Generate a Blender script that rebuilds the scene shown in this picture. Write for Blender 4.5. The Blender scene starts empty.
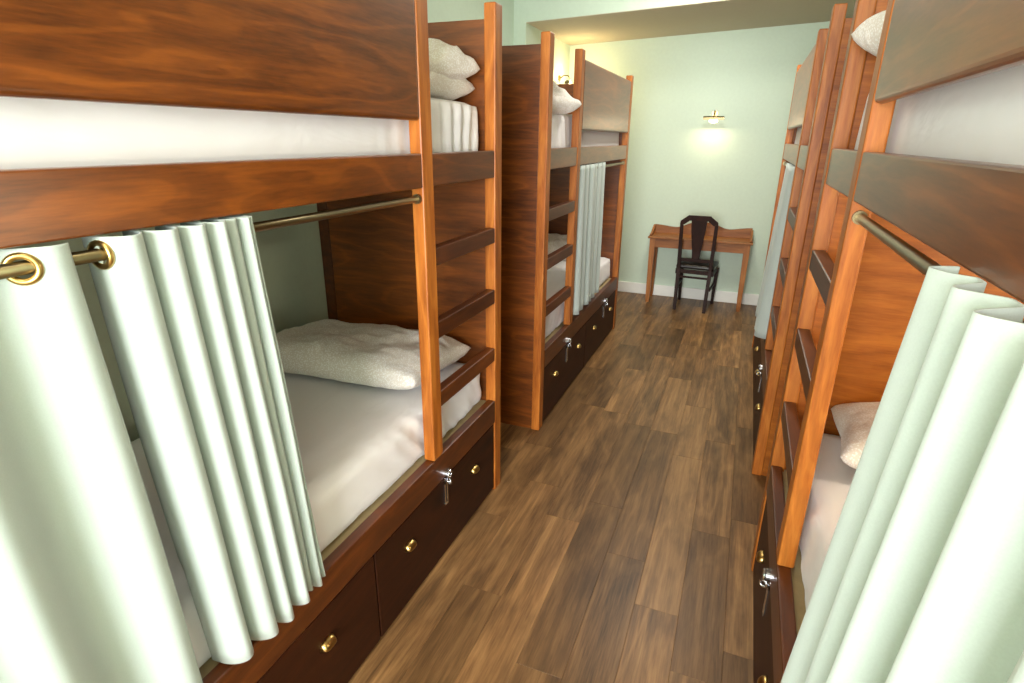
import bpy, bmesh, math, random
from mathutils import Vector, Matrix, noise
random.seed(7)
sc = bpy.context.scene
COL = sc.collection

# ------------------------------------------------------------------ camera
CAM_H = 1.70
yaw, pit, rol = (math.radians(a) for a in (21.504, 19.699, 0.636))
fw = Vector((-math.sin(yaw) * math.cos(pit), math.cos(yaw) * math.cos(pit), -math.sin(pit)))
rt = Vector((math.cos(yaw), math.sin(yaw), 0)); up = rt.cross(fw)
rt, up = rt * math.cos(rol) + up * math.sin(rol), -rt * math.sin(rol) + up * math.cos(rol)
cam = bpy.data.cameras.new('camera'); cam.sensor_width = 36; cam.lens = 569.71 / 1024 * 36
cam.clip_start = 0.02
camo = bpy.data.objects.new('camera', cam); COL.objects.link(camo)
m = Matrix((rt, up, -fw)).transposed().to_4x4(); m.translation = (0, 0, CAM_H)
camo.matrix_world = m
sc.camera = camo

# ------------------------------------------------------------------ world, lights, exposure
w = bpy.data.worlds.new('world'); sc.world = w; w.use_nodes = True
w.node_tree.nodes['Background'].inputs[0].default_value = (0.85, 0.93, 1.0, 1)
w.node_tree.nodes['Background'].inputs[1].default_value = 1.5
def area(name, loc, rot, sx, sy, power, col):
    l = bpy.data.lights.new(name, 'AREA'); l.shape = 'RECTANGLE'; l.size = sx; l.size_y = sy
    l.energy = power; l.color = col
    o = bpy.data.objects.new(name, l); o.location = loc; o.rotation_euler = rot; COL.objects.link(o); return o
R = math.radians
area('window_daylight', (-0.1, -3.18, 1.65), (R(90), 0, 0), 2.2, 1.8, 330, (1.0, 0.992, 0.985))      # daylight entering by the window behind the camera
area('ceiling_light_near', (-0.35, 0.0, 2.96), (0, 0, 0), 0.5, 0.5, 6, (1.0, 0.93, 0.82))
area('ceiling_light_far', (-0.35, 4.4, 2.96), (0, 0, 0), 0.5, 0.5, 29, (1.0, 0.93, 0.82))
area('alcove_downlight', (-0.4, 5.75, 2.66), (R(8), 0, 0), 0.2, 0.2, 4, (1.0, 0.96, 0.9))
def point(name, loc, power, col, r=.04):
    l = bpy.data.lights.new(name, 'POINT'); l.energy = power; l.color = col; l.shadow_soft_size = r
    o = bpy.data.objects.new(name, l); o.location = loc; COL.objects.link(o)
point('bunk_reading_light', (-1.75, 3.6, 1.35), 3.0, (1.0, 0.86, 0.66))          # lamps burning inside the lower bunks
point('bunk_reading_light', (1.05, 1.35, 1.38), 15.0, (1.0, 0.84, 0.62))
sc.view_settings.view_transform = 'Standard'; sc.view_settings.look = 'None'
sc.view_settings.gamma = 1; sc.view_settings.use_curve_mapping = False
sc.view_settings.exposure = 0.5

# ------------------------------------------------------------------ materials
def srgb(r, g, b):
    f = lambda c: (c / 255 / 12.92) if c / 255 <= 0.04045 else ((c / 255 + 0.055) / 1.055) ** 2.4
    return (f(r), f(g), f(b), 1)
class NT:
    def __init__(s, name):
        s.m = bpy.data.materials.new(name); s.m.use_nodes = True
        s.t = s.m.node_tree; s.b = s.t.nodes['Principled BSDF']
    def n(s, typ, **kw):
        x = s.t.nodes.new(typ)
        for k, v in kw.items():
            if k.startswith('i_'):
                key = k[2:]; key = int(key) if key.isdigit() else key.replace('_', ' ')
                x.inputs[key].default_value = v
            else: setattr(x, k, v)
        return x
    def l(s, a, b): s.t.links.new(a, b)
    def ramp(s, fac, stops, interp='LINEAR'):
        r = s.n('ShaderNodeValToRGB'); r.color_ramp.interpolation = interp
        e = r.color_ramp.elements
        while len(e) < len(stops): e.new(0.5)
        for q, (p, c) in zip(e, stops): q.position = p; q.color = c if len(c) == 4 else (*c, 1)
        s.l(fac, r.inputs[0]); return r.outputs[0]
    def mix(s, fac, a, b, mode='MIX'):
        x = s.n('ShaderNodeMix', data_type='RGBA', blend_type=mode)
        for i, v in ((0, fac), (6, a), (7, b)):
            if hasattr(v, 'links'): s.l(v, x.inputs[i])
            else: x.inputs[i].default_value = v
        return x.outputs[2]
    def bump(s, h, strength, dist=0.002):
        x = s.n('ShaderNodeBump'); x.inputs['Strength'].default_value = strength; x.inputs['Distance'].default_value = dist
        s.l(h, x.inputs['Height']); s.l(x.outputs[0], s.b.inputs['Normal'])
def coords(N, scale, rnd=True):
    tc = N.n('ShaderNodeTexCoord'); mp = N.n('ShaderNodeMapping'); mp.inputs['Scale'].default_value = scale
    if rnd:
        oi = N.n('ShaderNodeObjectInfo'); mu = N.n('ShaderNodeVectorMath', operation='MULTIPLY_ADD')
        mu.inputs[1].default_value = (13.1, 7.7, 19.3)
        cb = N.n('ShaderNodeCombineXYZ')
        for i in range(3): N.l(oi.outputs['Random'], cb.inputs[i])
        N.l(cb.outputs[0], mu.inputs[0]); N.l(tc.outputs['Object'], mu.inputs[2]); N.l(mu.outputs[0], mp.inputs[0])
    else: N.l(tc.outputs['Object'], mp.inputs[0])
    return mp.outputs[0]
def noise_tex(N, v, scale, detail=5, rough=0.55, dist=0.0):
    x = N.n('ShaderNodeTexNoise'); x.inputs['Scale'].default_value = scale; x.inputs['Detail'].default_value = detail
    x.inputs['Roughness'].default_value = rough; x.inputs['Distortion'].default_value = dist
    N.l(v, x.inputs['Vector']); return x.outputs['Fac']
def wood(name, axis, c_dark, c_mid, c_light, rough=0.42, coat=0.08, along=0.09, contour=85, line=0.42, hue_var=0.12, cloud=0.12, spec=0.3, knot=0.9):
    N = NT(name)
    sc3 = [1, 1, 1]; sc3[axis] = along
    v = coords(N, tuple(sc3))
    vb = coords(N, tuple(0.17 if i == axis else 1.0 for i in range(3)))
    big = noise_tex(N, vb, 3.2, 3, 0.5, 0.25)
    mu = N.n('ShaderNodeMath', operation='MULTIPLY'); mu.inputs[1].default_value = contour; N.l(big, mu.inputs[0])
    sn = N.n('ShaderNodeMath', operation='SINE'); N.l(mu.outputs[0], sn.inputs[0])
    ma = N.n('ShaderNodeMath', operation='MULTIPLY_ADD'); ma.inputs[1].default_value = 0.5; ma.inputs[2].default_value = 0.5
    N.l(sn.outputs[0], ma.inputs[0])
    fib = noise_tex(N, v, 150, 5, 0.65); streak = noise_tex(N, v, 28, 4, 0.6, 0.2)
    blot = noise_tex(N, v, 2.2, 4, 0.6)
    c1 = N.ramp(blot, [(0.3, c_dark), (0.52, c_mid), (0.75, c_light)])
    c2 = N.mix(line, c1, N.ramp(ma.outputs[0], [(0.0, c_dark), (0.5, c_mid), (0.82, c_mid), (0.97, c_light)]))
    c3 = N.mix(0.30, c2, N.ramp(fib, [(0.3, c_dark), (0.7, c_light)]), 'MIX')
    c3 = N.mix(0.26, c3, N.ramp(streak, [(0.36, c_dark), (0.5, c_mid), (0.66, c_light)]))
    cl = noise_tex(N, coords(N, tuple(0.3 if i == axis else 1.0 for i in range(3))), 7, 4, 0.6, 0.1)
    clm = N.n('ShaderNodeMath', operation='MULTIPLY'); clm.inputs[1].default_value = cloud
    N.l(N.ramp(cl, [(0.48, (0, 0, 0)), (0.72, (1, 1, 1))]), clm.inputs[0])
    c3 = N.mix(clm.outputs[0], c3, c_dark)
    # knots
    vk = N.n('ShaderNodeTexVoronoi'); vk.inputs['Scale'].default_value = 2.6
    N.l(coords(N, tuple(0.45 if i == axis else 1.0 for i in range(3))), vk.inputs['Vector'])
    kn = N.ramp(vk.outputs['Distance'], [(0.0, (1, 1, 1)), (0.03, (1, 1, 1)), (0.13, (0, 0, 0))])
    km = N.n('ShaderNodeMath', operation='MULTIPLY'); km.inputs[1].default_value = knot; N.l(kn, km.inputs[0])
    c4 = N.mix(km.outputs[0], c3, tuple(x * 0.35 for x in c_dark[:3]) + (1,))
    oi = N.n('ShaderNodeObjectInfo')
    hv = N.n('ShaderNodeHueSaturation'); mr = N.n('ShaderNodeMapRange')
    mr.inputs['To Min'].default_value = 1 - hue_var; mr.inputs['To Max'].default_value = 1 + hue_var
    N.l(oi.outputs['Random'], mr.inputs[0]); N.l(mr.outputs[0], hv.inputs['Value']); N.l(c4, hv.inputs['Color'])
    N.l(hv.outputs[0], N.b.inputs['Base Color'])
    N.b.inputs['Specular IOR Level'].default_value = spec
    N.b.inputs['Roughness'].default_value = rough
    N.b.inputs['Coat Weight'].default_value = coat; N.b.inputs['Coat Roughness'].default_value = 0.28
    N.bump(fib, 0.25, 0.0008)
    return N.m
WD, WM, WL = srgb(108, 50, 10), srgb(168, 92, 28), srgb(208, 134, 56)
W = [wood('stained_pine_x', 0, WD, WM, WL), wood('stained_pine_y', 1, WD, WM, WL), wood('stained_pine_z', 2, WD, WM, WL)]
PD, PM, PL = srgb(54, 24, 3), srgb(103, 51, 10), srgb(158, 86, 24)
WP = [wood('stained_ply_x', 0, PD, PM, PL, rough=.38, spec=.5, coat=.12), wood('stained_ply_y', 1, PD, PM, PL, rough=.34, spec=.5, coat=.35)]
WP_LIT_X = wood('stained_ply_lit_tone', 0, srgb(104, 48, 8), srgb(158, 84, 20), srgb(198, 120, 42))  # right beds' end panels: ply brightened, strong light put into the colour
RD, RM, RL = srgb(50, 22, 5), srgb(82, 38, 10), srgb(118, 60, 18)
WR = wood('dark_stained_rail', 1, RD, RM, RL, rough=.38, spec=.5, coat=.1)
DK = wood('dark_drawer_wood', 1, srgb(34, 15, 5), srgb(50, 22, 7), srgb(70, 32, 12), rough=0.5, hue_var=0.08, spec=0.2, coat=0.03)
OAK = [wood('desk_wood_x', 0, srgb(104, 58, 24), srgb(150, 92, 44), srgb(186, 126, 70), rough=0.45, coat=0.0),
       wood('desk_wood_y', 1, srgb(104, 58, 24), srgb(150, 92, 44), srgb(186, 126, 70), rough=0.45, coat=0.0),
       wood('desk_wood_z', 2, srgb(104, 58, 24), srgb(150, 92, 44), srgb(186, 126, 70), rough=0.45, coat=0.0)]
EB = wood('dark_chair_wood', 2, srgb(26, 13, 9), srgb(38, 20, 14), srgb(54, 30, 22), rough=0.5, hue_var=0.05, spec=0.2, coat=0.0)
PLANK = wood('floor_plank', 1, srgb(50, 33, 19), srgb(122, 87, 52), srgb(190, 146, 94), rough=0.4, coat=0.0, along=0.05, contour=50, line=0.25, hue_var=0.34, cloud=0.6, knot=0.45)
def flat(name, col, rough=0.6, metal=0.0, **kw):
    N = NT(name); N.b.inputs['Base Color'].default_value = col; N.b.inputs['Roughness'].default_value = rough
    N.b.inputs['Metallic'].default_value = metal
    for k, v in kw.items(): N.b.inputs[k.replace('_', ' ')].default_value = v
    return N
def grained(name, col, rough, metal=0.0, scale=60, amt=0.08, bump=0.1, dist=0.001, **kw):
    N = flat(name, col, rough, metal, **kw)
    v = coords(N, (1, 1, 1), False); f = noise_tex(N, v, scale, 4)
    d = tuple(c * (1 - amt) for c in col[:3]) + (1,); l = tuple(min(1, c * (1 + amt)) for c in col[:3]) + (1,)
    N.l(N.ramp(f, [(0.3, d), (0.7, l)]), N.b.inputs['Base Color'])
    if bump: N.bump(f, bump, dist)
    return N.m
WALL = grained('mint_wall_paint', srgb(200, 218, 200), 0.75, scale=35, amt=0.02, bump=0.06)
CEIL = grained('ceiling_paint', srgb(190, 180, 158), 0.85, scale=35, amt=0.02, bump=0.06)
TRIM = grained('white_trim_paint', srgb(232, 234, 228), 0.5, scale=20, amt=0.02, bump=0.03)
SUB = grained('subfloor', srgb(40, 28, 20), 0.8)
CURT = grained('mint_curtain_cloth', srgb(177, 190, 184), 0.85, scale=400, amt=0.03, bump=0.15, Sheen_Weight=0.2)
def sheet_mat():
    N = flat('white_bed_sheet', srgb(244, 243, 246), 0.8, Sheen_Weight=0.15)
    v = coords(N, (1.0, 0.35, 1.0)); f = noise_tex(N, v, 9, 3, 0.5, 0.8); N.bump(f, 0.35, 0.02); return N.m
SHEET = sheet_mat()
def pillow_mat():
    N = flat('dotted_pillowcase', srgb(230, 228, 222), 0.85, Sheen_Weight=0.2)
    v = coords(N, (1, 1, 1), False)
    vo = N.n('ShaderNodeTexVoronoi'); vo.inputs['Scale'].default_value = 150; N.l(v, vo.inputs['Vector'])
    c = N.ramp(vo.outputs['Distance'], [(0.28, srgb(253, 252, 250)), (0.52, srgb(232, 226, 217))])
    N.l(c, N.b.inputs['Base Color'])
    f = noise_tex(N, v, 14, 3, 0.5, 0.6); N.bump(f, 0.3, 0.02); return N.m
PILW = pillow_mat()
BEIGE = grained('pale_plywood', srgb(176, 158, 118), 0.7, scale=30)
BRASS = grained('brass', srgb(196, 164, 100), 0.28, 1.0, bump=0, amt=0.05)
RODM = grained('antique_brass', srgb(132, 120, 88), 0.35, 1.0, bump=0, amt=0.06)
CHROME = grained('chrome', srgb(205, 208, 214), 0.18, 1.0, bump=0, amt=0.03)
LEATH = grained('black_leather', srgb(24, 20, 19), 0.35, scale=120, bump=0.3)
HOLE = grained('dark_keyway', srgb(14, 12, 12), 0.6, bump=0)
BULB = flat('lit_bulb', srgb(255, 236, 200), 0.4, Emission_Color=(1.0, 0.80, 0.50, 1), Emission_Strength=4.0).m

# ------------------------------------------------------------------ helpers
def tag(o, label=None, cat=None, group=None, kind=None):
    for k, v in (('label', label), ('category', cat), ('group', group), ('kind', kind)):
        if v: o[k] = v
    return o
def mesh_obj(name, bm, mat, parent=None, smooth=False, loc=None):
    me = bpy.data.meshes.new(name); bmesh.ops.recalc_face_normals(bm, faces=bm.faces); bm.to_mesh(me); bm.free()
    me.materials.append(mat)
    if smooth:
        for p in me.polygons: p.use_smooth = True
    o = bpy.data.objects.new(name, me); COL.objects.link(o)
    if parent: o.parent = parent
    if loc: o.location = loc
    return o
def empty(name, loc, rz=0):
    o = bpy.data.objects.new(name, None); COL.objects.link(o); o.location = loc; o.rotation_euler = (0, 0, rz); o.empty_display_size = 0.1
    return o
def box_bm(bm, lo, hi, bev=0.003, seg=2):
    x0, x1 = sorted((lo[0], hi[0])); y0, y1 = sorted((lo[1], hi[1])); z0, z1 = sorted((lo[2], hi[2]))
    r = bmesh.ops.create_cube(bm, size=1)
    for v in r['verts']: v.co = Vector((x0 + (v.co.x + .5) * (x1 - x0), y0 + (v.co.y + .5) * (y1 - y0), z0 + (v.co.z + .5) * (z1 - z0)))
    if bev:
        es = {e for v in r['verts'] for e in v.link_edges}
        bmesh.ops.bevel(bm, geom=list(es), offset=bev, segments=seg, affect='EDGES', profile=0.5)
def box(name, lo, hi, mat, parent=None, bev=0.003, seg=2, org=(0, 0, 0)):
    bm = bmesh.new(); o = Vector(org)
    box_bm(bm, Vector(lo) - o, Vector(hi) - o, bev, seg)
    return mesh_obj(name, bm, mat, parent)
def cyl_bm(bm, p0, p1, r, n=16, r2=None):
    p0, p1 = Vector(p0), Vector(p1); d = p1 - p0
    q = d.to_track_quat('Z', 'Y').to_matrix().to_4x4(); q.translation = (p0 + p1) / 2
    bmesh.ops.create_cone(bm, cap_ends=True, segments=n, radius1=r, radius2=r if r2 is None else r2, depth=d.length, matrix=q)
def torus_bm(bm, c, axis, R0, r0, n=24, k=10):
    q = Vector(axis).to_track_quat('Z', 'Y').to_matrix(); c = Vector(c); vs = []
    for i in range(n):
        a = 2 * math.pi * i / n
        vs.append([bm.verts.new(c + q @ Vector(((R0 + r0 * math.cos(b)) * math.cos(a), (R0 + r0 * math.cos(b)) * math.sin(a), r0 * math.sin(b)))) for b in (2 * math.pi * j / k for j in range(k))])
    for i in range(n):
        for j in range(k):
            bm.faces.new((vs[i][j], vs[(i + 1) % n][j], vs[(i + 1) % n][(j + 1) % k], vs[i][(j + 1) % k]))
def prism_bm(bm, pts, axis, a, b):
    """polygon pts (in the two other axes) extruded along axis from a to b"""
    def mk(p, t):
        q = list(p); q.insert(axis, t); return bm.verts.new(q)
    A = [mk(p, a) for p in pts]; B = [mk(p, b) for p in pts]
    bm.faces.new(A); bm.faces.new(B[::-1])
    for i in range(len(pts)): bm.faces.new((A[i], B[i], B[(i + 1) % len(pts)], A[(i + 1) % len(pts)]))

# ------------------------------------------------------------------ the room
XW_L, XW_A, XW_R, Y_F, Y_H, Y_B, Z_C = -2.07, -1.957, 1.33, -3.2, 5.214, 6.568, 3.0
fl = tag(box('floor', (XW_L - .1, Y_F - .1, -.12), (XW_R + .1, Y_B + .1, -.008), SUB, bev=0), 'brown wood plank floor', kind='structure')
PW = 0.165; plank_meshes = {}
def plank(x0, x1, y0, y1):
    key = (round(x1 - x0, 3), round(y1 - y0, 2))
    if key not in plank_meshes:
        bm = bmesh.new(); hx, hy = (x1 - x0) / 2 - .0002, (y1 - y0) / 2 - .0002
        box_bm(bm, (-hx, -hy, -.008), (hx, hy, 0), 0.0007, 1)
        o = mesh_obj('plank', bm, PLANK, fl); plank_meshes[key] = o.data
    else:
        o = bpy.data.objects.new('plank', plank_meshes[key]); COL.objects.link(o); o.parent = fl
    o.location = ((x0 + x1) / 2, (y0 + y1) / 2, random.uniform(-.0003, 0))
ends = {-1: 1.80, -5: 1.64, -3: 1.385, -2: 1.15, -4: 2.2, 0: 2.35, -6: 1.0, 1: 1.7}
for k in range(-12, 10):
    x0 = -0.02 + k * PW; x1 = x0 + PW
    x0, x1 = max(x0, XW_L), min(x1, XW_R)
    if x1 - x0 < .01: continue
    y = ends.get(k, random.uniform(1, 1.9)) - 4.0
    brk = [y + 1.0 * i for i in range(13)]
    brk = [b + (random.choice((-.2, -.1, 0, .1, .2)) if i != 4 else 0) for i, b in enumerate(brk)]
    brk = [b for b in brk if Y_F + .1 < b < Y_B - .1]
    pts = [Y_F] + brk + [Y_B]
    for a, b in zip(pts, pts[1:]): plank(x0, x1, round(a, 2), round(b, 2))
def st(name, lo, hi, mat=WALL, label=None):
    return tag(box(name, lo, hi, mat, bev=0), label, kind='structure')
st('wall_left', (XW_L - .1, Y_F, 0), (XW_L, Y_H, Z_C), label='pale mint left wall behind the bunks')
st('wall_left_alcove', (XW_L - .1, Y_H, 0), (XW_A, Y_B, Z_C), label='pale mint side wall of the desk alcove')
st('wall_right', (XW_R, Y_F, 0), (XW_R + .1, Y_B, Z_C), label='pale mint right wall behind the bunks')
st('wall_back', (XW_L - .1, Y_B, 0), (XW_R + .1, Y_B + .1, Z_C), label='pale mint end wall behind the desk')
st('ceiling', (XW_L - .1, Y_F - .1, Z_C), (XW_R + .1, Y_B + .1, Z_C + .1), CEIL)
bm = bmesh.new()
zs = lambda x: 2.64 + 0.04 * (x - XW_A)
prism_bm(bm, [(XW_A, zs(XW_A)), (XW_R, zs(XW_R)), (XW_R, Z_C), (XW_A, Z_C)], 1, Y_H, Y_B)
tag(mesh_obj('ceiling_bulkhead', bm, WALL), 'pale mint dropped bulkhead above the desk alcove', kind='structure')
bm = bmesh.new()
prism_bm(bm, [(XW_A, zs(XW_A) - .004), (XW_R, zs(XW_R) - .004), (XW_R, zs(XW_R)), (XW_A, zs(XW_A))], 1, Y_H + .003, Y_B)
tag(mesh_obj('ceiling_soffit', bm, CEIL), 'beige underside of the bulkhead above the desk alcove', kind='structure')
WX0, WX1, WZ0, WZ1 = -1.25, 1.05, 0.70, 2.60
bm = bmesh.new()
for lo, hi in (((XW_L, Y_F - .1, 0), (WX0, Y_F, Z_C)), ((WX1, Y_F - .1, 0), (XW_R, Y_F, Z_C)), ((WX0, Y_F - .1, 0), (WX1, Y_F, WZ0)), ((WX0, Y_F - .1, WZ1), (WX1, Y_F, Z_C))):
    box_bm(bm, lo, hi, 0)
tag(mesh_obj('wall_front', bm, WALL), kind='structure')
bm = bmesh.new()
for lo, hi in (((WX0, -3.28, WZ0), (WX0 + .05, -3.22, WZ1)), ((WX1 - .05, -3.28, WZ0), (WX1, -3.22, WZ1)), ((WX0, -3.28, WZ0), (WX1, -3.22, WZ0 + .05)), ((WX0, -3.28, WZ1 - .05), (WX1, -3.22, WZ1)), ((-.125, -3.28, WZ0), (-.075, -3.22, WZ1))):
    box_bm(bm, lo, hi, 0.004)
tag(mesh_obj('window_1', bm, TRIM), kind='structure')
def baseboard(name, lo, hi): tag(box(name, lo, hi, TRIM, bev=0.006), 'white painted baseboard', kind='structure')
baseboard('baseboard_back', (XW_A, Y_B - .018, 0), (XW_R, Y_B, .125))
baseboard('baseboard_left', (XW_A, Y_H, 0), (XW_A + .018, Y_B - .018, .125))
baseboard('baseboard_right', (XW_R - .018, Y_H, 0), (XW_R, Y_B - .018, .125))

# ------------------------------------------------------------------ bunk beds
L = 2.225; DEPTH = 0.965
RAIL_Z = 0.505
class Bunk:
    """u runs along the bed from the ladder end, w from the aisle face inwards, z up."""
    def __init__(s, side, xf, yl, t, zk, label):
        s.s, s.xf, s.yl, s.t, s.zk = side, xf, yl, t, zk
        s.org = Vector((xf + side * DEPTH / 2, yl + t * L / 2, 0))
        s.root = tag(empty('bunk_bed', s.org), label, 'bunk bed', 'built-in bunk beds')
    def p(s, u, w_, z): return Vector((s.xf + s.s * w_, s.yl + s.t * u, z * s.zk))
    def lp(s, u, w_, z): return s.p(u, w_, z) - s.org
    def bx(s, name, u, w_, z, mat, parent=None, bev=0.003, seg=2):
        bm = bmesh.new(); box_bm(bm, s.lp(u[0], w_[0], z[0]), s.lp(u[1], w_[1], z[1]), bev, seg)
        return mesh_obj(name, bm, mat, parent or s.root)
    def build(s):
        for e in (0, 1):
            f = (lambda a, b: (a, b)) if e == 0 else (lambda a, b: (L - b, L - a))
            s.bx('post', f(0, .072), (0, .05), (0, 2.19), W[2], bev=.005)
            s.bx('back_post', f(0, .055), (.905, DEPTH), (0, 2.13), WR, bev=.004)
            s.bx('end_panel', f(.008, .05), (.05, .905), (.0, 2.137), WP[0] if s.s < 0 else WP_LIT_X, bev=.002)
        st_ = s.bx('ladder_stile', (.598, .67), (0, .046), (RAIL_Z, 2.19), W[2], bev=.005)
        s.bx('upper_rail', (.072, .598), (.004, .04), (1.54, 1.648), WP[1], bev=.004)
        s.bx('upper_rail', (.67, L - .072), (.002, .04), (1.54, 1.648), WP[1], bev=.004)
        s.bx('guard_panel', (.671, L - .073), (.001, .03), (1.747, 2.145), WP[1], bev=.012, seg=4)
        s.bx('upper_platform', (.05, L - .05), (.04, .905), (1.55, 1.58), WP[1], bev=.002)
        for z in (1.265, .99, .71):
            s.bx('ladder_rung', (.072, .598), (.002, .044), (z, z + .065), WR, bev=.004)
        s.bx('lower_rail', (.072, L - .072), (0, .04), (.388, RAIL_Z), WR, bev=.005)
        s.bx('lower_platform', (.05, L - .05), (.04, .905), (.455, .485), BEIGE, bev=.002)
        s.bx('drawer_carcass', (.052, L - .052), (.028, .9), (.012, .385), DK, bev=0)
        for n, (a, b, pulls, hu) in enumerate(((.076, 1.077, (.31, .872), .578), (1.085, L - .076, (1.343, 1.93), 1.69))):
            d = s.bx('drawer', (a, b), (.006, .027), (.016, .378), DK, bev=.003)
            for pu in pulls: s.pull(pu, d)
            s.hasp(hu, d)
        # curtain rod with end flanges
        bm = bmesh.new(); cyl_bm(bm, s.lp(.67, .022, 1.505), s.lp(L - .072, .022, 1.505), .011, 20)
        rod = mesh_obj('curtain_rod', bm, RODM, s.root, True)
        for u0, u1 in ((.67, .682), (L - .084, L - .072)):
            bm = bmesh.new(); cyl_bm(bm, s.lp(u0, .022, 1.505), s.lp(u1, .022, 1.505), .016, 20); mesh_obj('rod_flange', bm, RODM, rod)
        return s
    def pull(s, u, d):
        """brass bin pull: a half dome cup open at its foot, on a back plate"""
        bm = bmesh.new(); n, k = 10, 6; hw, hh, dp = .031, .024, .024; z0 = .262 / s.zk
        rows = []
        for i in range(n + 1):
            uu = -1 + 2 * i / n; prof = math.sqrt(max(0, 1 - abs(uu) ** 4)); row = []
            for j in range(k + 1):
                a = math.pi / 2 * j / k
                row.append(bm.verts.new(s.lp(u + uu * hw, .006 - dp * prof * math.cos(a), z0 - .008 + hh * prof * math.sin(a))))
            rows.append(row)
        for i in range(n):
            for j in range(k): bm.faces.new((rows[i][j], rows[i + 1][j], rows[i + 1][j + 1], rows[i][j + 1]))
        bmesh.ops.remove_doubles(bm, verts=bm.verts, dist=1e-5)
        o = mesh_obj('drawer_pull', bm, BRASS, d, True)
        o.modifiers.new('thick', 'SOLIDIFY').thickness = .0025
        o['label'] = 'brass cup pull'
    def hasp(s, u, d):
        """chrome staple and padlock eye over a slotted hanging strap"""
        bm = bmesh.new()
        z0 = .40 / s.zk
        cyl_bm(bm, s.lp(u, .008, z0), s.lp(u, -.012, z0), .021, 20)
        torus_bm(bm, s.lp(u, -.016, z0), (1, 0, 0), .014, .0045, 18, 8)
        torus_bm(bm, s.lp(u, -.012, z0 - .035), (0.5, .85, 0), .012, .0045, 18, 8)
        for dx in (-.009, .009): box_bm(bm, s.lp(u + dx - .0045, .007, z0 - .14), s.lp(u + dx + .0045, .0015, z0 - .03), .001, 1)
        box_bm(bm, s.lp(u - .0135, .007, z0 - .15), s.lp(u + .0135, .0015, z0 - .137), .001, 1)
        box_bm(bm, s.lp(u - .0135, .007, z0 - .05), s.lp(u + .0135, .0015, z0 - .02), .001, 1)
        o = mesh_obj('hasp', bm, CHROME, d, True); o['label'] = 'chrome hasp with hanging slotted strap'
        for p in o.data.polygons: p.use_smooth = len(p.vertices) == 4 and p.area < 2e-5

L1 = Bunk(-1, -.985, 2.36, -1, 1.0, 'near left bunk bed with half-drawn curtains and ladder at its far end').build()
L2 = Bunk(-1, -.985, 2.965, 1, 1.0, 'far left bunk bed beyond the gap, single gathered curtain beside its ladder').build()
R1 = Bunk(1, .235, 2.235, -1, 1.018, 'near right bunk bed in bright orange light, cut by the right frame edge').build()
R2 = Bunk(1, .236, 2.955, 1, 1.018, 'far right bunk bed seen edge-on in front of the desk wall').build()

# ------------------------------------------------------------------ mattresses
def rounded_grid(lo, hi, r, nx, ny, nz, fn):
    """closed box surface with rounded edges; fn moves each point"""
    bm = bmesh.new(); lo, hi = Vector(lo), Vector(hi); cache = {}
    def vert(i, j, k):
        key = (i, j, k)
        if key not in cache:
            t = Vector((i / nx, j / ny, k / nz))
            p = Vector([lo[a] + (hi[a] - lo[a]) * t[a] for a in range(3)])
            c = Vector([min(max(p[a], lo[a] + r), hi[a] - r) for a in range(3)])
            d = p - c
            if d.length > 1e-9:
                mx = max(abs(x) for x in d)
                p = c + d.normalized() * mx if mx > 0 else p
            cache[key] = bm.verts.new(fn(p))
        return cache[key]
    def quad(*ks): bm.faces.new([vert(*k) for k in ks])
    for i in range(nx):
        for j in range(ny):
            for k in (0, nz): quad((i, j, k), (i + 1, j, k), (i + 1, j + 1, k), (i, j + 1, k))
    for i in range(nx):
        for k in range(nz):
            for j in (0, ny): quad((i, j, k), (i + 1, j, k), (i + 1, j, k + 1), (i, j, k + 1))
    for j in range(ny):
        for k in range(nz):
            for i in (0, nx): quad((i, j, k), (i, j + 1, k), (i, j + 1, k + 1), (i, j, k + 1))
    return bm
def mattress(B, upper, label, pleat=0.0):
    z0, z1 = (1.581, 1.845) if upper else (.486, .70)
    u0, u1, w0, w1 = .075, L - .075, .05, .9
    w0 = .06
    ctr = B.p((u0 + u1) / 2, (w0 + w1) / 2, z0)
    sd = hash((upper, B.s, B.t)) % 17
    def fn(q):                                   # q in (w, u, z) bed space
        w_, u, z = q
        h = (z - z0) / (z1 - z0)
        nz = noise.noise(Vector((u * 2.2 + sd, w_ * 3.5, z * 3)))
        if z > z1 - .02: z += .008 * nz - .012 * (1 - math.sin(math.pi * min(max((u - u0) / (u1 - u0), 0), 1))) 
        if w_ < w0 + .02:
            if upper: fold = math.sin(u * 75 + 3 * noise.noise(Vector((u * 5, z * 4, sd))))
            else: fold = 1.2 - 4 * abs(noise.noise(Vector(((u - z * 1.1) * 11, (z + u) * 1.2, sd))))
            amp = .0002 + pleat * math.exp(-((u - .3) / (.3 if upper else .55)) ** 2)
            w_ += -amp * fold * (1 if 0.03 < h else 0) + .010 * h
        p = B.p(u, w_, z); return p - ctr
    bm = rounded_grid((w0, u0, z0), (w1, u1, z1), .045, 14, 110, 10, fn)
    o = mesh_obj('mattress', bm, SHEET, None, True, ctr)
    tag(o, label, 'mattress', 'white sheeted mattresses in the bunks'); return o
mattress(L1, False, 'white sheeted lower mattress of the near left bunk behind the ladder', .009)
mattress(L1, True, 'white sheeted upper mattress behind the near left guard board', .010)
mattress(L2, False, 'white sheeted lower mattress of the far left bunk seen between ladder rungs', .004)
mattress(L2, True, 'white sheeted upper mattress of the far left bunk', .008)
mattress(R1, False, 'lavender-white lower mattress of the near right bunk beside the big curtain', .003)
mattress(R1, True, 'white sheeted upper mattress at the right frame edge under the guard board', .003)
mattress(R2, False, 'white lower mattress inside the far right bunk')
mattress(R2, True, 'white upper mattress inside the far right bunk')

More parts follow.
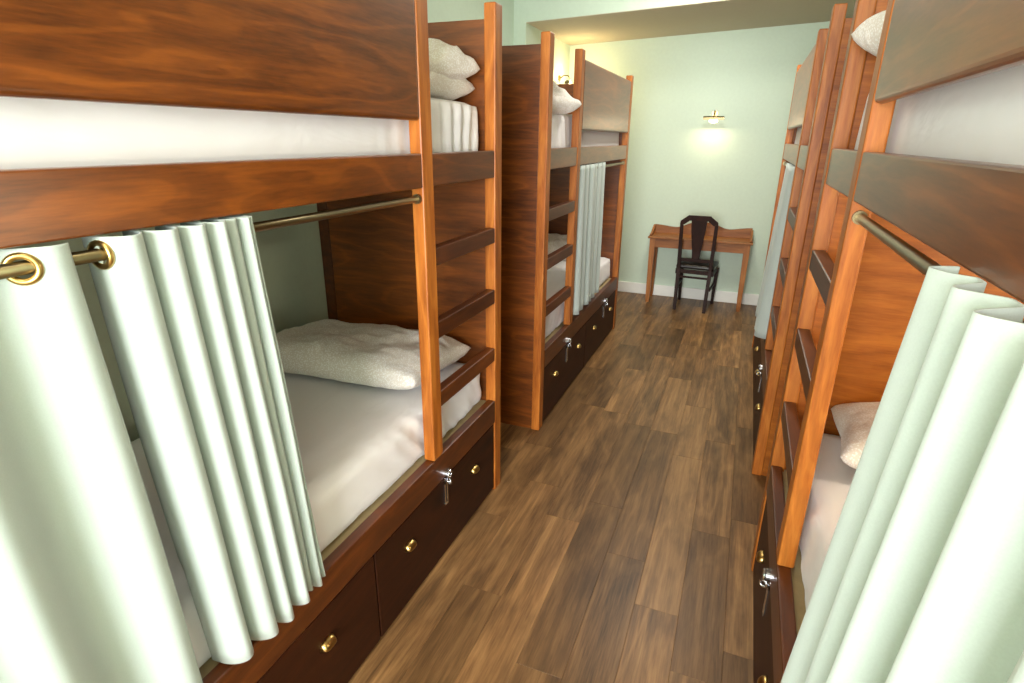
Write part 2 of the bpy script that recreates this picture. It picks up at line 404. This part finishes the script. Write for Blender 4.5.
# ------------------------------------------------------------------ pillows
def pillow(loc, size, rot, label, seed=0, mat=None, crumple=.012, fold=0.0, n=48):
    """size = (x length, y width, z thickness); a soft cushion with pinched corners"""
    bm = bmesh.new(); a, b, h = size[0] / 2, size[1] / 2, size[2] / 2
    grid = {}
    for sgn in (1, -1):
        for i in range(n + 1):
            for j in range(n + 1):
                edge = i in (0, n) or j in (0, n)
                key = (i, j, 0 if edge else sgn)
                if key in grid: continue
                s_, t_ = -1 + 2 * i / n, -1 + 2 * j / n
                s_ = math.sin(s_ * math.pi / 2) * .5 + s_ * .5; t_ = math.sin(t_ * math.pi / 2) * .5 + t_ * .5
                th = ((1 - s_ ** 4) * (1 - t_ ** 4)) ** .42
                x = a * s_ * (1 - .07 * (1 - t_ * t_) * 0 - .05 * (1 - abs(t_)) * abs(s_)); y = b * t_ * (1 - .07 * (1 - abs(s_)) * abs(t_))
                q = Vector((x * 6 + seed * 3.1, y * 6, seed + sgn * .4))
                z = sgn * h * th + (crumple * noise.noise(q) + .5 * crumple * (.3 - abs(noise.noise(q * 1.9))) * 2 + .25 * crumple * noise.noise(q * 4.5)) * (th if sgn > 0 else th * .3)
                z += fold * math.cos(math.pi * t_) * h
                grid[key] = bm.verts.new((x, y, z))
    for sgn in (1, -1):
        g = lambda i, j: grid[(i, j, 0 if (i in (0, n) or j in (0, n)) else sgn)]
        for i in range(n):
            for j in range(n): bm.faces.new((g(i, j), g(i + 1, j), g(i + 1, j + 1), g(i, j + 1)))
    o = mesh_obj('pillow', bm, mat or PILW, None, True, loc); o.rotation_euler = tuple(R(r) for r in rot)
    return tag(o, label, 'pillow', 'patterned pillows on the bunks')
pillow((-1.52, 1.985, .784), (.86, .54, .17), (-4, 0, 2), 'dotted white pillow lying on the near left lower mattress', 1, crumple=.026)
pillow((-1.41, 2.07, 1.898), (.68, .44, .13), (0, 2, 3), 'lower of two white pillows piled on the near left upper bunk', 2, crumple=.03)
pillow((-1.42, 2.07, 1.966), (.72, .46, .16), (3, 4, -6), 'crumpled top pillow of the pile on the near left upper bunk', 3, crumple=.065)
pillow((-1.53, 4.88, .785), (.68, .44, .16), (8, 0, 0), 'white pillow at the far end of the far left lower mattress', 4, crumple=.02)
pillow((-1.30, 3.33, 1.918), (.62, .44, .17), (0, 6, -14), 'white crumpled pillow poking out above the far left ladder', 5, crumple=.07)
pillow((.76, 1.93, .80), (.76, .48, .16), (-6, 0, -4), 'beige dotted pillow beside the near right ladder stile', 6, crumple=.018)
pillow((.62, 1.96, 1.965), (.72, .42, .18), (0, 4, 14), 'white dotted pillow corner poking past the near right ladder top', 7, crumple=.03)

# ------------------------------------------------------------------ curtains
def curtain(B, u_top, u_bot, ridges, amp_top, amp_bot, z_bot, label, seed=0, sharp=.55, grommets=(), w_mid=.022, w_bot=None, pitch=None, nu=None, phase=None):
    """hanging cloth: rounded ridges towards the aisle with narrow grooves between them"""
    w_bot = w_mid if w_bot is None else w_bot
    ctr = B.p((u_top[0] + u_top[1]) / 2, w_mid, z_bot)
    bm = bmesh.new(); nz = 26; nu = nu or int(ridges * 32)
    z_top = 1.536
    cols = []
    vs_ = [.0042 * q for q in range(17)] if grommets else [0, .03]
    vs_ += [vs_[-1] + (1 - vs_[-1]) * q / 24 for q in range(1, 25)]; nz = len(vs_) - 1
    for i in range(nu + 1):
        t = i / nu; tt = pitch(t) if pitch else t
        ph = ridges * t
        rid = abs(math.sin(math.pi * ph)) ** sharp if phase is None else .5 + .5 * math.cos(2 * math.pi * (ph + phase))
        k = int(ph); rr = random.Random(seed * 100 + k); kamp = .75 + .45 * rr.random()
        col = []
        for j in range(nz + 1):
            v = vs_[j]; z = z_top + (z_bot - z_top) * v
            amp = amp_top + (amp_bot - amp_top) * v
            u = u_top[0] + (u_top[1] - u_top[0]) * tt; ub = u_bot[0] + (u_bot[1] - u_bot[0]) * tt
            u = u + (ub - u) * v ** 1.1
            u += .012 * v * noise.noise(Vector((t * ridges * .8, v * 1.5, seed)))
            w_ = w_mid + (w_bot - w_mid) * v + amp * kamp * (.45 - rid) + .006 * v * noise.noise(Vector((t * ridges, v * 2, seed + 5)))
            if z < .8: w_ = min(w_, .05)
            col.append(bm.verts.new(B.p(u, w_, z + (.006 * math.sin(ph * 2.1 + seed) if j == nz else 0)) - ctr))
        cols.append(col)
    for i in range(nu):
        for j in range(nz): bm.faces.new((cols[i][j], cols[i + 1][j], cols[i + 1][j + 1], cols[i][j + 1]))
    rings = []
    for ug, _ in grommets:                       # where the cloth crosses the rod
        jr = min(range(nz), key=lambda j: abs(z_top + (z_bot - z_top) * vs_[j] - 1.505))
        rod = B.p(ug, .022, 1.505) - ctr
        i = min(range(1, nu), key=lambda q: (cols[q][jr].co - rod).length)
        tan = cols[i + 1][jr].co - cols[i - 1][jr].co; c = cols[i][jr].co.copy(); c.z = rod.z
        nrm = Vector((-tan.y, tan.x, 0)).normalized()
        if nrm.y > 0: nrm = -nrm
        rings.append((c, nrm))
        bmesh.ops.delete(bm, geom=[f for f in bm.faces if (f.calc_center_median() - c).length < .0185], context='FACES')
    o = mesh_obj('curtain', bm, CURT, None, True, ctr)
    md = o.modifiers.new('thick', 'SOLIDIFY'); md.thickness = .003; md.offset = 0
    tag(o, label, 'curtain', 'mint green bunk curtains')
    for c, nrm in rings:
        bm = bmesh.new(); torus_bm(bm, c, nrm, .0205, .0058, 28, 10)
        g = mesh_obj('grommet', bm, BRASS, o, True); g['label'] = 'brass eyelet ring'
    return o
uL1 = lambda y: 2.36 - y
curtain(L1, (uL1(.945), uL1(.632)), (uL1(1.02), uL1(.69)), 7, .075, .095, .515, 'mint eyelet curtain with tight folds half drawn on the near left bunk', 1, sharp=.30,
        grommets=((uL1(.640), 0.0),), pitch=lambda t: t ** 1.8)
curtain(L1, (uL1(.578), uL1(.10)), (uL1(.63), uL1(.10)), 2.6, .065, .085, .515, 'mint eyelet curtain at the left frame edge with broad loose folds', 2, phase=-.12,
        grommets=((uL1(.517), 0.0),), nu=90)
curtain(L2, (.70, 1.42), (.68, 1.42), 6, .05, .075, .55, 'narrow mint curtain gathered beside the far left ladder', 3)
uR1 = lambda y: 2.235 - y
def curtain_path(B, pts, flare, z_bot, label, seed):
    """hanging cloth following control points (u, w) at its top; flare = how far the free edge spreads at the hem"""
    P = [Vector((u, w_)) for u, w_ in pts]; path = []
    for i in range(len(P) - 1):
        p0, p1, p2, p3 = P[max(i - 1, 0)], P[i], P[i + 1], P[min(i + 2, len(P) - 1)]
        for k in range(8):
            t = k / 8
            path.append(.5 * (2 * p1 + (p2 - p0) * t + (2 * p0 - 5 * p1 + 4 * p2 - p3) * t * t + (3 * p1 - p0 - 3 * p2 + p3) * t ** 3))
    path.append(P[-1])
    ctr = B.p((P[0].x + P[-1].x) / 2, .022, z_bot); bm = bmesh.new(); nz = 26; cols = []
    for i, q in enumerate(path):
        f = 1 - i / (len(path) - 1); col = []
        for j in range(nz + 1):
            v = j / nz; z = 1.543 + (z_bot - 1.543) * v
            u = q.x - flare * f * v + .010 * v * noise.noise(Vector((i * .13, v * 1.4, seed)))
            w_ = q.y * (1 + .8 * v) - .004 * v + .008 * v * noise.noise(Vector((i * .11, v * 2, seed + 4)))
            if z > 1.53: w_ = min(w_, -.004)
            if z < .9: w_ = min(w_, .048 + max(0, z - .72) * .2)
            col.append(bm.verts.new(B.p(u, w_, z) - ctr))
        cols.append(col)
    for i in range(len(path) - 1):
        for j in range(nz): bm.faces.new((cols[i][j], cols[i + 1][j], cols[i + 1][j + 1], cols[i][j + 1]))
    o = mesh_obj('curtain', bm, CURT, None, True, ctr)
    md = o.modifiers.new('thick', 'SOLIDIFY'); md.thickness = .003; md.offset = 0
    return tag(o, label, 'curtain', 'mint green bunk curtains')
curtain_path(R1, [(uR1(y), x - .235) for y, x in ((.760, .232), (.754, .212), (.742, .200), (.715, .213), (.690, .240), (.645, .196), (.60, .243), (.55, .186), (.50, .243), (.445, .186), (.39, .243), (.33, .19), (.27, .243), (.20, .19), (.13, .24))],
             .20, .525, 'large mint curtain hanging across the near right lower bunk', 4)
curtain(R2, (.70, 1.35), (.70, 1.35), 6, .07, .10, .54, 'mint curtain on the far right bunk next to the desk wall', 5, w_bot=-.005)

# ------------------------------------------------------------------ desk
DX0, DX1, DY0, DY1, DZ = -.90, .145, 6.20, 6.545, .725
dk = tag(empty('writing_desk', ((DX0 + DX1) / 2, (DY0 + DY1) / 2, 0)), 'small brown wooden writing desk with raised back gallery against the end wall', 'desk')
org = dk.location.copy()
box('desk_top', (DX0, DY0, DZ - .022), (DX1, DY1, DZ), OAK[0], dk, .006, org=org)
box('front_apron', (DX0 + .06, DY0 + .03, DZ - .115), (DX1 - .06, DY0 + .05, DZ - .022), OAK[0], dk, .002, org=org)
box('back_apron', (DX0 + .06, DY1 - .04, DZ - .115), (DX1 - .06, DY1 - .02, DZ - .022), OAK[0], dk, .002, org=org)
for x in (DX0 + .035, DX1 - .055): box('side_apron', (x, DY0 + .06, DZ - .115), (x + .02, DY1 - .05, DZ - .022), OAK[1], dk, .002, org=org)
for x in (DX0 + .05, DX1 - .05):
    for y in (DY0 + .045, DY1 - .04):
        bm = bmesh.new(); vs = []
        for z, h in ((0, .016), (.06, .021), (DZ - .13, .028), (DZ - .022, .028)):
            vs.append([bm.verts.new(Vector((x + sx * h, y + sy * h, z)) - org) for sx, sy in ((-1, -1), (1, -1), (1, 1), (-1, 1))])
        for a, b in zip(vs, vs[1:]):
            for i in range(4): bm.faces.new((a[i], a[(i + 1) % 4], b[(i + 1) % 4], b[i]))
        bm.faces.new(vs[0]); bm.faces.new(vs[-1])
        mesh_obj('leg', bm, OAK[2], dk)
# back gallery: a board with a gently arched top, and low scrolled side boards
bm = bmesh.new(); pts = [(DX0 + .02 - org.x, DZ)]; n = 40
prof = []
for i in range(n + 1):
    t = i / n; x = DX0 + .02 + (DX1 - DX0 - .04) * t
    prof.append((x - org.x, DZ + .075 + .045 * math.exp(-((t - .5) / .2) ** 4) + .012 * math.cos(t * 4 * math.pi) + .018 * t))
prism_bm(bm, pts + prof + [(DX1 - .02 - org.x, DZ)], 1, DY1 - .025 - org.y, DY1 - .005 - org.y)
mesh_obj('back_gallery', bm, OAK[0], dk)
for x in (DX0 + .012, DX1 - .032):
    bm = bmesh.new(); pr = [(DY1 - .025 - org.y, DZ), (DY1 - .025 - org.y, DZ + .085)]
    for i in range(13):
        t = i / 12; pr.append((DY1 - .03 - .25 * t - org.y, DZ + .05 + .035 * math.cos(t * math.pi) + .004))
    for i in range(7):
        a = math.pi / 2 - i * math.pi / 6 * 1.0
        pr.append((DY1 - .29 - .02 * math.cos(a) - org.y, DZ + .012 + .012 * math.sin(a)))
    pr.append((DY1 - .29 - org.y, DZ))
    prism_bm(bm, pr, 0, x - org.x, x + .02 - org.x); mesh_obj('side_gallery', bm, OAK[1], dk)

# ------------------------------------------------------------------ chair
ch = tag(empty('desk_chair', (-.368, 6.265, 0), R(-4)), 'dark wooden splat-back chair with black seat drawn up to the desk', 'chair')
def strip(name, secs, mat, parent):
    """lofted bar: secs = list of (centre, half x, half y)"""
    bm = bmesh.new(); vs = []
    for c, hx, hy in secs:
        vs.append([bm.verts.new(Vector(c) + Vector((sx * hx, sy * hy, 0))) for sx, sy in ((-1, -1), (1, -1), (1, 1), (-1, 1))])
    for a, b in zip(vs, vs[1:]):
        for i in range(4): bm.faces.new((a[i], a[(i + 1) % 4], b[(i + 1) % 4], b[i]))
    bm.faces.new(vs[0]); bm.faces.new(vs[-1])
    bmesh.ops.bevel(bm, geom=[e for e in bm.edges], offset=.002, segments=1, affect='EDGES')
    return mesh_obj(name, bm, mat, parent)
for sx in (-1, 1):
    strip('rear_leg', [((sx * .150, -.235, 0), .015, .018), ((sx * .158, -.19, .44), .018, .020), ((sx * .163, -.20, .66), .017, .017), ((sx * .168, -.232, .905), .016, .014)], EB, ch)
    strip('front_leg', [((sx * .175, .19, 0), .014, .014), ((sx * .185, .19, .40), .020, .020)], EB, ch)
    bm = bmesh.new(); box_bm(bm, (sx * .172 - .009, -.18, .22), (sx * .172 + .009, .18, .245), .002, 1); mesh_obj('side_stretcher', bm, EB, ch)
    bm = bmesh.new(); box_bm(bm, (sx * .18 - .010, -.18, .375), (sx * .18 + .010, .18, .43), .002, 1); mesh_obj('seat_rail', bm, EB, ch)
bm = bmesh.new(); box_bm(bm, (-.15, -.215, .345), (.15, -.197, .365), .002, 1); mesh_obj('rear_stretcher', bm, EB, ch)
bm = bmesh.new(); box_bm(bm, (-.15, -.205, .39), (.15, -.18, .43), .002, 1); mesh_obj('seat_rail', bm, EB, ch)
bm = bmesh.new(); box_bm(bm, (-.17, .18, .375), (.17, .20, .43), .002, 1); mesh_obj('seat_rail', bm, EB, ch)
bm = rounded_grid((-.195, -.185, .43), (.195, .205, .475), .02, 12, 12, 4, lambda p: Vector((p.x * (1 - .06 * (.2 - p.y)), p.y, p.z + (.012 * (1 - (p.x / .2) ** 2) * (1 - (p.y / .21) ** 2) if p.z > .46 else 0))))
mesh_obj('seat', bm, LEATH, ch, True)
# crest rail with clipped corners, splat that narrows downwards, lower cross rail
def shear(bm, f):
    for v in bm.verts: v.co.y += f(v.co.z)
lean = lambda z: -.20 - max(0, z - .66) * .125 + (max(0, .66 - z)) * .045
bm = bmesh.new(); prism_bm(bm, [(-.184, .895), (-.180, .93), (-.105, .988), (.105, .988), (.180, .93), (.184, .895), (.142, .895), (.09, .935), (-.09, .935), (-.142, .895)], 1, -.012, .012); shear(bm, lean); mesh_obj('crest_rail', bm, EB, ch)
bm = bmesh.new(); sp = [(.074, .94), (.071, .86), (.058, .74), (.042, .62), (.036, .545)]
prism_bm(bm, [(-x, z) for x, z in sp] + [(x, z) for x, z in sp[::-1]], 1, -.007, .007); shear(bm, lean); mesh_obj('splat', bm, EB, ch)
bm = bmesh.new(); box_bm(bm, (-.15, -.011, .515), (.15, .011, .548), .002, 1); shear(bm, lean); mesh_obj('lower_back_rail', bm, EB, ch)

# ------------------------------------------------------------------ lamps
def picture_lamp(loc, rz, label, power, glow=0):
    """local: wall at y = 0, lamp stands out along -y"""
    rt_ = tag(empty('wall_lamp', loc, rz), label, 'wall lamp', 'brass picture lamps')
    bm = bmesh.new(); cyl_bm(bm, (0, 0, .05), (0, -.012, .05), .028, 24); mesh_obj('wall_plate', bm, BRASS, rt_)
    bm = bmesh.new(); pts = [(0, -.012, .05), (0, -.05, .075), (0, -.09, .075), (0, -.118, .05), (0, -.12, .02)]
    for a, b in zip(pts, pts[1:]): cyl_bm(bm, a, b, .006, 12)
    mesh_obj('arm', bm, RODM, rt_, True)
    bm = bmesh.new(); n = 14; r = .028; rows = []
    for x in (-.1, .1):
        rows.append([bm.verts.new((x, -.12 + r * math.cos(math.pi * (-.05 + 1.1 * i / n)), -.005 + r * math.sin(math.pi * (-.05 + 1.1 * i / n)))) for i in range(n + 1)])
    for i in range(n): bm.faces.new((rows[0][i], rows[1][i], rows[1][i + 1], rows[0][i + 1]))
    for rw in rows: bm.faces.new([v for v in rw])
    o = mesh_obj('lamp_shade', bm, RODM, rt_); o.modifiers.new('thick', 'SOLIDIFY').thickness = .002
    bm = bmesh.new()
    bmesh.ops.create_uvsphere(bm, u_segments=16, v_segments=10, radius=1)
    for v in bm.verts: v.co = Vector((v.co.x * .045, v.co.y * .019 - .12, v.co.z * .022 - .022))
    mesh_obj('bulb', bm, BULB, rt_, True)
    l = bpy.data.lights.new('bulb_light', 'AREA'); l.shape = 'RECTANGLE'; l.size = .2; l.size_y = .03; l.energy = power; l.color = (1.0, .80, .52)
    lo = bpy.data.objects.new('bulb_light', l); COL.objects.link(lo); lo.parent = rt_; lo.location = (0, -.115, -.05); lo.rotation_euler = (R(-14), 0, 0)
    if glow:
        l = bpy.data.lights.new('bulb_glow', 'POINT'); l.energy = glow; l.color = (1.0, .72, .38); l.shadow_soft_size = .03
        lo = bpy.data.objects.new('bulb_glow', l); COL.objects.link(lo); lo.parent = rt_; lo.location = (0, -.19, .03)
    return rt_
picture_lamp((-.392, Y_B, 1.90), 0, 'small brass picture lamp glowing on the end wall above the desk', 1.2)
picture_lamp((XW_A, 6.22, 2.235), R(90), 'small brass wall lamp glowing in the alcove corner above the far left bunk', 0.8, 8)
